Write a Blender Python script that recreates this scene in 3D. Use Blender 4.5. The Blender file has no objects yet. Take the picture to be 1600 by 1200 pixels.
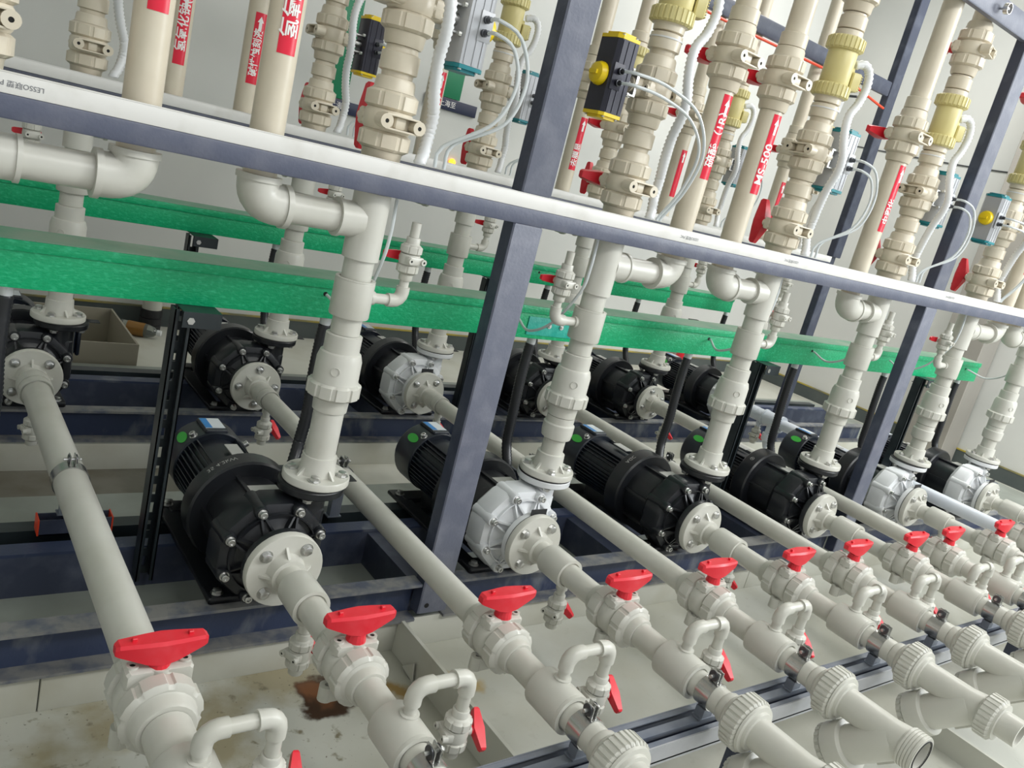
import bpy, bmesh, math, random
from mathutils import Vector, Matrix, Euler

random.seed(7)
sc = bpy.context.scene
COL = sc.collection
PI = math.pi

# ------------------------------------------------------------------ camera, world, lights, exposure
cam_d = bpy.data.cameras.new('camera')
cam = bpy.data.objects.new('camera', cam_d)
COL.objects.link(cam)
cam_d.sensor_fit = 'HORIZONTAL'
cam_d.sensor_width = 36.0
cam_d.lens = 36.0 * 1300.3 / 1600.0
cam_d.clip_start = 0.05
Rz = lambda a: Matrix.Rotation(a, 4, 'Z')
Rx = lambda a: Matrix.Rotation(a, 4, 'X')
Ry = lambda a: Matrix.Rotation(a, 4, 'Y')
cam.matrix_world = Rz(-0.68592377) @ Rx(1.31914477) @ Rz(0.2543593)
sc.camera = cam

world = bpy.data.worlds.new('room_light')
sc.world = world
world.use_nodes = True
bgn = world.node_tree.nodes['Background']
bgn.inputs[0].default_value = (0.93, 0.97, 1.0, 1)
bgn.inputs[1].default_value = 0.75

def area(name, loc, target, sx, sy, power, col=(1, 1, 1)):
    d = bpy.data.lights.new(name, 'AREA')
    d.shape = 'RECTANGLE'; d.size = sx; d.size_y = sy; d.energy = power; d.color = col
    o = bpy.data.objects.new(name, d)
    o.location = loc
    o.rotation_euler = (Vector(target) - Vector(loc)).to_track_quat('-Z', 'Y').to_euler()
    COL.objects.link(o)
    return o
area('window_daylight', (6.5, -1.3, 1.3), (3.3, 1.3, -0.8), 2.8, 2.2, 270, (0.93, 0.975, 1.0))
area('ceiling_lamp', (3.0, -1.3, 2.5), (2.8, 1.3, -0.6), 5.2, 0.9, 165, (0.99, 0.99, 0.97))
area('ceiling_lamp', (5.0, 2.42, 2.55), (5.1, 2.42, -1.0), 3.0, 0.5, 105, (1.0, 0.985, 0.95))

vs = sc.view_settings
vs.view_transform = 'Standard'
vs.look = 'None'
vs.gamma = 1.0
vs.use_curve_mapping = False
vs.exposure = 0.0

# ------------------------------------------------------------------ materials
def srgb(r, g, b):
    f = lambda c: (c / 255 / 12.92) if c / 255 <= 0.04045 else ((c / 255 + 0.055) / 1.055) ** 2.4
    return (f(r), f(g), f(b), 1)

def mat(name, col, rough=0.45, metal=0.0, col2=None, scale=6.0, lo=0.4, hi=0.7, bump=0.0, bscale=60.0, stretch=None, detail=5.0, spec=0.5, trans=0.0, alpha=1.0):
    m = bpy.data.materials.new(name)
    m.use_nodes = True
    nt = m.node_tree
    b = nt.nodes['Principled BSDF']
    b.inputs['Base Color'].default_value = col
    b.inputs['Roughness'].default_value = rough
    b.inputs['Metallic'].default_value = metal
    b.inputs['Specular IOR Level'].default_value = spec
    if trans: b.inputs['Transmission Weight'].default_value = trans
    if alpha < 1: b.inputs['Alpha'].default_value = alpha
    tc = None
    if col2 or bump:
        tc = nt.nodes.new('ShaderNodeTexCoord')
        vec = tc.outputs['Object']
        if stretch:
            mp = nt.nodes.new('ShaderNodeMapping')
            mp.inputs['Scale'].default_value = stretch
            nt.links.new(vec, mp.inputs['Vector']); vec = mp.outputs['Vector']
    if col2:
        n = nt.nodes.new('ShaderNodeTexNoise')
        n.inputs['Scale'].default_value = scale; n.inputs['Detail'].default_value = detail
        nt.links.new(vec, n.inputs['Vector'])
        r = nt.nodes.new('ShaderNodeValToRGB')
        r.color_ramp.elements[0].position = lo; r.color_ramp.elements[1].position = hi
        r.color_ramp.elements[0].color = col; r.color_ramp.elements[1].color = col2
        nt.links.new(n.outputs['Fac'], r.inputs['Fac'])
        nt.links.new(r.outputs['Color'], b.inputs['Base Color'])
    if bump:
        n2 = nt.nodes.new('ShaderNodeTexNoise')
        n2.inputs['Scale'].default_value = bscale; n2.inputs['Detail'].default_value = 3
        nt.links.new(vec, n2.inputs['Vector'])
        bp = nt.nodes.new('ShaderNodeBump')
        bp.inputs['Strength'].default_value = bump; bp.inputs['Distance'].default_value = 0.004
        nt.links.new(n2.outputs['Fac'], bp.inputs['Height'])
        nt.links.new(bp.outputs['Normal'], b.inputs['Normal'])
    return m

M = {}
M['pp'] = mat('beige_pipe_plastic', srgb(203, 202, 194), 0.34, 0, srgb(194, 193, 183), 9, 0.45, 0.7)
M['pp2'] = mat('warm_beige_plastic', srgb(214, 205, 186), 0.34, 0, srgb(205, 195, 176), 9, 0.45, 0.7)
M['ppw'] = mat('bluish_white_plastic', srgb(206, 212, 222), 0.4, 0, srgb(214, 219, 226), 8, 0.4, 0.7)
M['pps'] = mat('beige_lining_sheet', srgb(196, 196, 186), 0.42, 0, srgb(182, 180, 166), 5, 0.45, 0.75)
M['yel'] = mat('pale_yellow_plastic', srgb(214, 204, 146), 0.4, 0, srgb(206, 194, 134), 8, 0.4, 0.7)
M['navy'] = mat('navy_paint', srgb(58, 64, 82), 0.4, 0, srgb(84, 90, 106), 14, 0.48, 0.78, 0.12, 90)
M['navyworn'] = mat('worn_navy_paint', srgb(52, 62, 88), 0.45, 0, srgb(126, 130, 134), 11, 0.54, 0.78, 0.2, 80, (1, 1, .5), 8)
M['worntop'] = mat('worn_grey_steel_top', srgb(126, 126, 124), 0.6, 0, srgb(84, 90, 104), 22, 0.42, 0.66, 0.25, 90, None, 8)
M['greyblue'] = mat('grey_blue_paint', srgb(100, 104, 120), 0.42, 0, srgb(120, 123, 136), 16, 0.45, 0.75, 0.15, 120)
M['frp'] = mat('green_fibreglass', srgb(0, 170, 112), 0.38, 0, srgb(60, 204, 148), 120, 0.5, 0.80, 0.4, 220, (.5, 1, 1), 10)
M['frptop'] = mat('dusty_green_fibreglass', srgb(104, 158, 130), 0.6, 0, srgb(142, 168, 148), 7, 0.35, 0.7)
M['cyanfrp'] = mat('turquoise_fibreglass', srgb(24, 168, 150), 0.5, 0, srgb(70, 190, 172), 40, 0.4, 0.7, 0.3, 160)
M['black'] = mat('black_cast_plastic', srgb(24, 26, 30), 0.32, 0, srgb(36, 38, 43), 7, 0.4, 0.75, 0.08, 60)
M['motor'] = mat('dark_navy_motor_paint', srgb(20, 26, 36), 0.36, 0, srgb(30, 38, 52), 6, 0.4, 0.7)
M['rub'] = mat('black_rubber', srgb(30, 31, 34), 0.55, 0)
M['hosek'] = mat('black_corrugated_plastic', srgb(34, 36, 40), 0.34)
M['strut'] = mat('dark_coated_strut', srgb(34, 42, 46), 0.38, 0, srgb(48, 56, 60), 12, 0.4, 0.7)
M['white'] = mat('white_cast_plastic', srgb(218, 220, 222), 0.36, 0, srgb(206, 208, 210), 7, 0.4, 0.7)
M['pvc'] = mat('white_trunking_plastic', srgb(226, 225, 222), 0.4, 0, srgb(206, 204, 198), 13, 0.5, 0.85)
M['hose'] = mat('white_corrugated_plastic', srgb(222, 224, 226), 0.35)
M['tube'] = mat('translucent_white_tube', srgb(216, 222, 224), 0.3, 0, None, trans=0.15)
M['red'] = mat('red_handle_plastic', srgb(224, 38, 54), 0.34, 0, srgb(228, 60, 72), 30, 0.5, 0.8)
M['redlab'] = mat('red_label_film', srgb(222, 28, 58), 0.3)
M['ink'] = mat('white_print', srgb(240, 238, 236), 0.5)
M['greyink'] = mat('grey_print', srgb(110, 112, 118), 0.5)
M['steel'] = mat('stainless_steel', srgb(206, 206, 204), 0.34, 1.0)
M['dsteel'] = mat('dark_steel', srgb(96, 98, 102), 0.35, 1.0)
M['alu'] = mat('grey_anodised_aluminium', srgb(176, 178, 182), 0.4, 0.25)
M['alub'] = mat('black_anodised_aluminium', srgb(38, 38, 50), 0.34, 0.2, srgb(48, 48, 62), 20, .4, .7)
M['teal'] = mat('teal_paint', srgb(24, 128, 138), 0.4)
M['yellow'] = mat('yellow_plastic', srgb(236, 204, 16), 0.35)
M['green'] = mat('green_sticker', srgb(58, 176, 62), 0.4)
M['greenp'] = mat('green_enamel_board', srgb(16, 124, 84), 0.5)
M['navyb'] = mat('dark_blue_board', srgb(28, 36, 66), 0.5)
M['sticker'] = mat('silver_sticker', srgb(186, 186, 182), 0.4)
M['wsticker'] = mat('white_sticker', srgb(206, 212, 216), 0.4)
M['bsticker'] = mat('blue_sticker', srgb(34, 122, 190), 0.4)
M['orange'] = mat('orange_red_plastic', srgb(228, 72, 40), 0.4)
M['amber'] = mat('amber_plastic', srgb(140, 100, 44), 0.35)
M['railblue'] = mat('galvanised_blue_grey_strut', srgb(138, 144, 154), 0.38, 0.2, srgb(108, 116, 132), 9, .4, .7)
M['raillight'] = mat('lit_grey_strut_face', srgb(186, 188, 194), 0.4, 0.1, srgb(170, 172, 178), 9, .4, .7)  # front face of the rail: stronger light there put into a paler colour
M['clear'] = mat('clear_plastic', srgb(200, 206, 200), 0.1, 0, None, trans=0.85)
M['hole'] = mat('dark_hole', srgb(18, 18, 18), 0.8)
M['yline'] = mat('yellow_line_paint', srgb(168, 152, 66), 0.6, 0, srgb(120, 118, 90), 3, .45, .6)
M['railpaint'] = mat('navy_grey_paint', srgb(86, 91, 110), 0.42, 0, srgb(104, 107, 122), 14, 0.45, 0.75, 0.15, 120)
M['band'] = mat('brushed_steel_band', srgb(186, 186, 184), 0.25, 0.95)
M['pier'] = mat('shaded_pier_grey', srgb(158, 154, 147), 0.65, 0, srgb(150, 146, 139), 2, .4, .7)  # darker than the wall: shade on the pier put into its colour
M['dado'] = mat('dark_grey_green_paint', srgb(70, 78, 78), 0.55, 0, srgb(84, 90, 88), 3, 0.4, 0.7)
M['wallp'] = mat('pale_grey_wall_paint', srgb(206, 207, 203), 0.6, 0, srgb(198, 200, 197), 1.6, 0.4, 0.7)
lamp = mat('orange_pilot_lamp', srgb(255, 150, 20), 0.3)
lamp.node_tree.nodes['Principled BSDF'].inputs['Emission Color'].default_value = (1, .42, .03, 1)
lamp.node_tree.nodes['Principled BSDF'].inputs['Emission Strength'].default_value = 2.5
M['lamp'] = lamp

FLOOR = -1.345
def floor_mat():
    m = bpy.data.materials.new('stained_floor_sheet'); m.use_nodes = True
    nt = m.node_tree; b = nt.nodes['Principled BSDF']
    N = lambda t: nt.nodes.new(t); K = nt.links.new
    tc = N('ShaderNodeTexCoord')
    def noise(sc_, det=5, w=None):
        n = N('ShaderNodeTexNoise'); n.inputs['Scale'].default_value = sc_; n.inputs['Detail'].default_value = det
        K(tc.outputs['Object'], n.inputs['Vector']); return n
    def ramp(src, p0, p1, c0=(0, 0, 0, 1), c1=(1, 1, 1, 1)):
        r = N('ShaderNodeValToRGB'); e = r.color_ramp.elements
        e[0].position = p0; e[1].position = p1; e[0].color = c0; e[1].color = c1
        K(src, r.inputs['Fac']); return r
    def mix(f, a, c):
        x = N('ShaderNodeMix'); x.data_type = 'RGBA'
        K(f, x.inputs[0])
        if hasattr(a, 'links'): K(a, x.inputs[6])
        else: x.inputs[6].default_value = a
        if hasattr(c, 'links'): K(c, x.inputs[7])
        else: x.inputs[7].default_value = c
        return x.outputs[2]
    base = mix(ramp(noise(2.2).outputs['Fac'], .4, .65).outputs['Color'], srgb(182, 182, 170), srgb(196, 197, 189))
    sx = N('ShaderNodeSeparateXYZ'); K(tc.outputs['Object'], sx.inputs[0])
    left = ramp(sx.outputs['X'], .9, 2.2, (1, 1, 1, 1), (.12, .12, .12, 1)).outputs['Color']
    def masked(sock):
        x = N('ShaderNodeMath'); x.operation = 'MULTIPLY'
        K(sock, x.inputs[0]); K(left, x.inputs[1]); return x.outputs[0]
    base = mix(masked(ramp(noise(5, 7).outputs['Fac'], .48, .62).outputs['Color']), base, srgb(160, 152, 126))
    base = mix(masked(ramp(noise(26, 8).outputs['Fac'], .60, .70).outputs['Color']), base, srgb(124, 118, 96))
    base = mix(masked(ramp(noise(90, 4).outputs['Fac'], .66, .74).outputs['Color']), base, srgb(96, 92, 76))
    def patch(x, y, rad, c, soft=.35, ns=18, amp=.06):
        nonlocal base
        mp = N('ShaderNodeVectorMath'); mp.operation = 'DISTANCE'
        nn = noise(ns, 6); ad = N('ShaderNodeVectorMath'); ad.operation = 'MULTIPLY_ADD'
        ad.inputs[1].default_value = (amp * 2, amp * 2, 0)
        K(nn.outputs['Color'], ad.inputs[0]); K(tc.outputs['Object'], ad.inputs[2])
        K(ad.outputs[0], mp.inputs[0]); mp.inputs[1].default_value = (x + amp, y + amp, FLOOR)
        r = ramp(mp.outputs['Value'], rad * (1 - soft), rad, (1, 1, 1, 1), (0, 0, 0, 1))
        base = mix(r.outputs['Color'], base, c)
    patch(.93, 1.53, .085, srgb(60, 42, 28), .2)
    patch(.915, 1.55, .06, srgb(116, 74, 44), .5)
    patch(1.12, 1.50, .05, srgb(150, 124, 74), .6)
    patch(1.30, 1.47, .06, srgb(176, 150, 92), .6)
    patch(.98, 1.57, .03, srgb(150, 110, 60), .6)
    K(base, b.inputs['Base Color'])
    b.inputs['Roughness'].default_value = .33
    bp = N('ShaderNodeBump'); bp.inputs['Strength'].default_value = .12; bp.inputs['Distance'].default_value = .004
    K(noise(7).outputs['Fac'], bp.inputs['Height']); K(bp.outputs['Normal'], b.inputs['Normal'])
    return m
M['floor'] = floor_mat()
M['boxp'] = mat('shaded_beige_box_sheet', srgb(146, 140, 124), 0.5)  # box darkened: shade of the dim rear corner put into its colour
M['conc'] = mat('dirty_concrete', srgb(118, 116, 106), 0.75, 0, srgb(94, 88, 74), 6, 0.4, 0.7, 0.3, 40, None, 8)
M['pad'] = mat('grey_green_pad_sheet', srgb(144, 150, 143), 0.5, 0, srgb(126, 130, 122), 5, 0.4, 0.7)

# ------------------------------------------------------------------ mesh helpers
I4 = Matrix.Identity(4)
T = lambda x, y, z: Matrix.Translation((x, y, z))
AX_Y = Rx(-PI / 2)                       # local z -> +Y
AX_X = Ry(PI / 2)                        # local z -> +X
AX_MY = Matrix(((0, -1, 0, 0), (0, 0, -1, 0), (1, 0, 0, 0), (0, 0, 0, 1)))   # z -> -Y, x -> +Z, y -> -X

class MB:
    def __init__(s): s.v = []; s.f = []; s.mi = []; s.cur = 0
    def add(s, vs_, fs, m=I4):
        o = len(s.v)
        s.v.extend([tuple(m @ Vector(p)) for p in vs_])
        for f in fs: s.f.append(tuple(i + o for i in f)); s.mi.append(s.cur)
        return s
    def slot(s, k): s.cur = k; return s
    def box(s, a, b, m=I4, ch=0.0):
        x0, y0, z0 = a; x1, y1, z1 = b
        if ch <= 0:
            vs_ = [(x0, y0, z0), (x1, y0, z0), (x1, y1, z0), (x0, y1, z0), (x0, y0, z1), (x1, y0, z1), (x1, y1, z1), (x0, y1, z1)]
            return s.add(vs_, [(0, 3, 2, 1), (4, 5, 6, 7), (0, 1, 5, 4), (1, 2, 6, 5), (2, 3, 7, 6), (3, 0, 4, 7)], m)
        c = ch
        ring = lambda z, i: [(x0 + c + i, y0 + i, z), (x1 - c - i, y0 + i, z), (x1 - i, y0 + c + i, z), (x1 - i, y1 - c - i, z), (x1 - c - i, y1 - i, z), (x0 + c + i, y1 - i, z), (x0 + i, y1 - c - i, z), (x0 + i, y0 + c + i, z)]
        vs_ = ring(z0, c * .6) + ring(z0 + c, 0) + ring(z1 - c, 0) + ring(z1, c * .6)
        return s._stack(vs_, 4, 8, m)
    def _stack(s, vs_, n, k, m, cap=True):
        fs = []
        for i in range(n - 1):
            for j in range(k):
                j2 = (j + 1) % k
                fs.append((i * k + j, i * k + j2, (i + 1) * k + j2, (i + 1) * k + j))
        if cap:
            fs.append(tuple(reversed(range(k)))); fs.append(tuple(range((n - 1) * k, n * k)))
        return s.add(vs_, fs, m)
    def lathe(s, prof, m=I4, seg=24, cap=True):
        vs_ = []
        for r, z in prof:
            r = max(r, 1e-5)
            for j in range(seg):
                a = 2 * PI * j / seg; vs_.append((r * math.cos(a), r * math.sin(a), z))
        return s._stack(vs_, len(prof), seg, m, cap)
    def cyl(s, r, z0, z1, m=I4, seg=24, b=0.0):
        if b: return s.lathe([(r - b, z0), (r, z0 + b), (r, z1 - b), (r - b, z1)], m, seg)
        return s.lathe([(r, z0), (r, z1)], m, seg)
    def tubecyl(s, ro, ri, z0, z1, m=I4, seg=24):
        vs_ = []
        for r, z in ((ri, z0), (ro, z0), (ro, z1), (ri, z1), (ri, z0)):
            for j in range(seg):
                a = 2 * PI * j / seg; vs_.append((r * math.cos(a), r * math.sin(a), z))
        return s._stack(vs_, 5, seg, m, False)
    def gear(s, ro, ri, n, z0, z1, m=I4, duty=.75, ch=.004, sub=2, hub=None):
        """ribbed union nut: n raised pads around a ring"""
        ang = []
        for i in range(n):
            a0 = 2 * PI * i / n; w = 2 * PI / n * duty; e = 2 * PI / n * .06
            for k in range(sub + 1): ang.append((a0 + w * k / sub, 1))
            ang.append((a0 + w + e, 0)); ang.append((a0 + 2 * PI / n - e, 0))
        k = len(ang); vs_ = []
        def ring(z, d, flat=False):
            for a, up in ang:
                r = (ri if (flat or not up) else ro) - d
                vs_.append((r * math.cos(a), r * math.sin(a), z))
        ring(z0, ch, True); ring(z0 + ch, 0); ring(z1 - ch, 0); ring(z1, ch, True)
        return s._stack(vs_, 4, k, m)
    def prism(s, poly, z0, z1, m=I4):
        k = len(poly)
        return s._stack([(x, y, z0) for x, y in poly] + [(x, y, z1) for x, y in poly], 2, k, m)
    def tube(s, pts, r, seg=12, m=I4, cap=True):
        """sweep; r number or list"""
        pts = [Vector(p) for p in pts]; n = len(pts)
        vs_ = []; up = None
        for i in range(n):
            t = (pts[min(i + 1, n - 1)] - pts[max(i - 1, 0)]).normalized()
            if up is None: up = t.orthogonal().normalized()
            else: up = (up - t * up.dot(t)).normalized()
            w = t.cross(up)
            rr = r[i] if isinstance(r, (list, tuple)) else r
            for j in range(seg):
                a = 2 * PI * j / seg
                vs_.append(tuple(pts[i] + up * (rr * math.cos(a)) + w * (rr * math.sin(a))))
        return s._stack(vs_, n, seg, m, cap)
    def mesh(s, name, mats, ang=35):
        me = bpy.data.meshes.new(name)
        me.from_pydata(s.v, [], s.f)
        for x in (mats if isinstance(mats, (list, tuple)) else [mats]): me.materials.append(M[x])
        if len(me.materials) > 1: me.polygons.foreach_set('material_index', s.mi)
        bm = bmesh.new(); bm.from_mesh(me); bmesh.ops.recalc_face_normals(bm, faces=bm.faces); bm.to_mesh(me); bm.free()
        me.polygons.foreach_set('use_smooth', [True] * len(me.polygons))
        me.set_sharp_from_angle(angle=math.radians(ang))
        me.update()
        return me

def spline(pts, step=.01):
    P = [Vector(p) for p in pts]; P = [P[0] * 2 - P[1]] + P + [P[-1] * 2 - P[-2]]
    out = []
    for i in range(1, len(P) - 2):
        n = max(2, int((P[i + 1] - P[i]).length / step))
        for k in range(n):
            t = k / n; a, b, c, d = P[i - 1], P[i], P[i + 1], P[i + 2]
            out.append(.5 * ((2 * b) + (c - a) * t + (2 * a - 5 * b + 4 * c - d) * t * t + (3 * b - a - 3 * c + d) * t ** 3))
    out.append(P[-2]); return out

def link(name, me, parent=None, m=None, label=None):
    o = bpy.data.objects.new(name, me); COL.objects.link(o)
    if parent: o.parent = parent
    if m is not None: o.matrix_local = m
    if label: o['label'] = label
    return o
def part(name, mb, mats, parent, m=None, label=None, ang=35):
    return link(name, mb.mesh(name, mats, ang), parent, m, label)
def thing(name, m, label, cat, group=None):
    o = bpy.data.objects.new(name, None); o.empty_display_size = .05; COL.objects.link(o)
    o.matrix_world = m if isinstance(m, Matrix) else T(*m)
    o['label'] = label; o['category'] = cat
    if group: o['group'] = group
    return o
def single(name, mb, mats, label, cat, group=None, m=I4, ang=35):
    o = link(name, mb.mesh(name, mats, ang)); o.matrix_world = m
    o['label'] = label; o['category'] = cat
    if group: o['group'] = group
    return o
def struct(name, mb, mats, m=None, ang=35):
    o = link(name, mb.mesh(name, mats, ang), None, m); o['kind'] = 'structure'; return o

def words(txt, size, parent, place, matname='ink', name='lettering', bold=0.0, spacing=1.0, bend=False):
    """flat print: text curve turned to mesh and laid with place(x, y) -> point"""
    c = bpy.data.curves.new('t', 'FONT'); c.body = txt; c.size = size; c.align_x = 'LEFT'; c.align_y = 'CENTER'
    c.offset = bold; c.space_character = spacing; c.resolution_u = 3
    o = bpy.data.objects.new('t', c); COL.objects.link(o)
    dg = bpy.context.evaluated_depsgraph_get()
    me = bpy.data.meshes.new_from_object(o.evaluated_get(dg))
    bpy.data.objects.remove(o); bpy.data.curves.remove(c)
    if bend:
        bm = bmesh.new(); bm.from_mesh(me)
        n = int(size / .004)
        for k in range(-n, n + 1):
            bmesh.ops.bisect_plane(bm, geom=bm.verts[:] + bm.edges[:] + bm.faces[:], plane_co=(0, k * .004, 0), plane_no=(0, 1, 0))
        bm.to_mesh(me); bm.free()
    for v in me.vertices: v.co = place(v.co.x, v.co.y)
    me.materials.clear(); me.materials.append(M[matname]); me.name = name
    return link(name, me, parent)

ORD = ['first', 'second', 'third', 'fourth', 'fifth', 'sixth']
FLOOR, PADZ, SKID = -1.345, -1.25, -1.135
DY = 1.245                               # the rear rack repeats the front one at this distance
YF, YR, YFACE = 1.592, 1.71, 1.64        # suction flange plane, riser plane, front face of rack
XF = [.775, 1.515, 2.245, 2.965, 3.70, 4.455]
XB = [.41, 1.135, 1.86, 2.58, 3.25, 4.03]
DF = [.875, 1.610, 2.350, 3.060, 3.815, 4.55]      # discharge risers
DB = [.49, 1.23, 1.95, 2.63, 3.352, 4.11]
BUILD = {}
# ------------------------------------------------------------------ the room
mb = MB().box((-1.6, -3.2, FLOOR - .06), (6.9, 2.5, FLOOR))
struct('floor', mb, 'floor', T(0, 0, 0))
# keep the floor's material coordinates at floor level: pattern is planar in x and y
struct('floor', MB().box((-1.6, 2.5, FLOOR - .06), (1.0, 4.9, FLOOR)), 'conc')
struct('floor', MB().box((1.0, 2.5, FLOOR - .06), (6.9, 4.9, FLOOR)), 'pps')
struct('ceiling', MB().box((-1.75, -3.2, 2.6), (6.9, 4.9, 2.7)), 'wallp')
struct('wall_left', MB().box((-1.75, -3.2, FLOOR - .06), (-1.6, 4.9, 2.6)), 'wallp')
struct('wall_back', MB().box((-1.6, 4.75, FLOOR - .06), (6.9, 4.9, 2.6)), 'wallp')
struct('wall_right', MB().box((6.72, -3.2, FLOOR - .06), (6.9, 4.75, 2.6)), 'wallp')
def dado(name, a, b, a2, b2):
    o = struct(name, MB().box(a, b), 'dado')
    part('painted_line', MB().box(a2, b2), 'yline', o)
dado('baseboard_back', (-1.6, 4.738, FLOOR), (6.72, 4.75, -1.24), (-1.6, 4.735, -1.24), (6.72, 4.75, -1.231))
dado('baseboard_right', (6.708, -3.2, FLOOR), (6.72, 4.738, -1.24), (6.705, -3.2, -1.24), (6.72, 4.735, -1.229))

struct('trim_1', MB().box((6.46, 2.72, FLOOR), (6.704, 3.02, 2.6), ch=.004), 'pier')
# ------------------------------------------------------------------ plinths, skids
def plinth(y0, label, y1):
    t = thing('pump_plinth', (0, y0, FLOOR), label, 'plinth', 'sheet clad plinths under the pump rows')
    h = PADZ - FLOOR
    part('top_sheet', MB().box((-.9, .008, 0), (6.2, y1, h)), 'pad', t)
    x = -.9
    k = 0
    while x < 6.2:
        w = 1.22
        part('facing_sheet', MB().box((x, 0, 0), (min(x + w, 6.2) - .003, .008, h), ch=.0015), 'pps', t); x += w
    return t
plinth(1.66, 'pale plastic clad plinth under the front row of pumps', .83)
plinth(2.868, 'pale plastic clad plinth under the rear row of pumps', .867)

def channel(w, h, x0, x1, face, top=True):
    """C section along X, opening to -Y; web at y=w"""
    mb = MB()
    mb.slot(0).box((x0, w - .006, .008), (x1, w, h - .008))
    mb.slot(1).box((x0, 0, h - .008), (x1, w, h)); mb.slot(1).box((x0, 0, 0), (x1, w, .008))
    return mb
def skid(y, label, n):
    t = thing('pump_skid', (0, y, PADZ), label, 'steel frame', 'navy steel skids carrying the pump rows')
    H = SKID - PADZ
    cuts = [-.85, 1.2215, 1.3165, 3.2865, 3.3815, 5.3515, 5.4465, 5.6] if n == 7 else [-.85, 4.4945, 4.5785, 5.6]
    for k in range(0, len(cuts), 2): part('front_channel', channel(.05, H, cuts[k], cuts[k + 1], 0), ['navyworn', 'worntop'], t)
    mb = MB(); mb.slot(0).box((-.85, .318, 0), (5.6, .324, H - .008)); mb.slot(1).box((-.85, .318, H - .008), (5.6, .37, H))
    part('rear_channel', mb, ['navy', 'navyworn'], t)
    part('back_rail', MB().box((-.85, .44, H - .045), (5.6, .49, H - .006)), 'strut', t)
    for k in range(n):
        x = (1.21 if n == 7 else 1.6) + k * .80
        if x > 5.5: break
        part('cross_member', MB().box((x, .0505, 0.001), (x + .05, .317, H - .012)), 'navy', t)
    return t
skid(1.645, 'navy steel channel skid under the front pumps, worn along its top', 7)
skid(2.885, 'navy steel channel skid under the rear pumps, above the pale curb', 6)

# divider plates on the floor between the drip trays
mb = MB(); mb.box((1.180, -.6, FLOOR), (1.190, 1.658, -1.243))
single('divider_plate', mb, 'pps', 'upright beige divider plate running under the second suction line', 'plate', 'upright divider plates on the floor')
mb = MB(); mb.box((2.60, -.6, FLOOR), (2.61, .845, -1.27))
single('divider_plate', mb, 'pps', 'upright beige divider plate in front of the long strut rail, lower right', 'plate', 'upright divider plates on the floor')
# small wedge of torn sheet by the divider
single('sheet_scrap', MB().prism([(0, 0), (.05, 0), (.02, .055)], 0, .004, T(1.172, 1.52, FLOOR) @ Ry(-PI / 2) @ Rz(.2)), 'pps', 'torn scrap of beige sheet leaning on the divider plate', 'scrap')

# ------------------------------------------------------------------ rack frames (posts, rails)
def rack(y, label, posts, ux0, ux1, n0=-.9, n1=6.0, railmat='greyblue', top=1.25):
    t = thing('pipe_rack', (0, y, PADZ), label, 'steel frame', 'painted steel racks over the pump rows')
    Z = lambda z: z - PADZ
    for (xa, xb, zb) in posts:
        for z0_, z1_ in ((zb, -.1345), (-.0590, top)):
            part('post', MB().slot(0).box((xa + .0008, 0, Z(z0_)), (xb, .045, Z(z1_)), ch=.004).slot(1).box((xa, .002, Z(z0_)), (xa + .0008, .043, Z(z1_))), [railmat, 'navy'], t)  # thin navy skin on the left: the unlit side put into the colour
        part('post_core', MB().box((xa + .01, .0255, Z(-.14)), (xb - .01, .044, Z(-.05))), 'navy', t)
    part('rail', MB().box((n0, .0005, Z(-.134)), (n1, .024, Z(-.0945)), ch=.003), 'railpaint' if railmat == 'greyblue' else railmat, t)
    part('rail', MB().box((ux0, .0005, Z(.868)), (ux1, .026, Z(.945)), ch=.004), railmat, t)
    return t
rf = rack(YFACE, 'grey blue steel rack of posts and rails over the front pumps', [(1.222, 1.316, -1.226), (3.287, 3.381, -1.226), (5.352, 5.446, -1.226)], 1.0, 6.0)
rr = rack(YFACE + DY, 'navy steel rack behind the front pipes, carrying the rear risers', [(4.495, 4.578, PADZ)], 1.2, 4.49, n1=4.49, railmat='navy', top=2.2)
# bolt hole at the foot of the post nearest the viewer, disc on the second post
part('bolt_hole', MB().cyl(.007, 0, .0012, T(1.246, -.0012, -1.200 - PADZ) @ AX_Y), 'hole', rf)
o = thing('paper_seal', (3.345, YFACE - .0012, -1.035), 'round grey paper seal stuck low on the second front post', 'sticker')
part('disc', MB().cyl(.026, 0, .001, AX_Y, 24), 'alu', o); part('print', MB().cyl(.012, -.0006, 0, AX_Y, 16), 'dsteel', o)

# ------------------------------------------------------------------ cable trunking on the rails
def trunk(y, label, x1, marks):
    t = thing('cable_trunking', (0, y, -.094), label, 'trunking', 'white cable trunkings on the rack rails')
    part('body', MB().box((-.9, .0005, 0), (x1, .024, .0325), ch=.001), 'pvc', t)
    part('lid', MB().box((-.9, 0, .0326), (x1, .0245, .0345), ch=.0006), 'pvc', t)
    for x in marks:
        words('LESSO联塑 PVC', .0115, t, lambda a, b, x=x: (x - a, -.0002, .0165 - b), 'greyink')
    return t
trunk(YFACE, 'white plastic cable trunking on the front rack rail', 6.0, [.215, 1.88, 2.38, 3.48])
trunk(YFACE + DY, 'off white cable trunking on the rear rack rail', 4.49, [])

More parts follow.
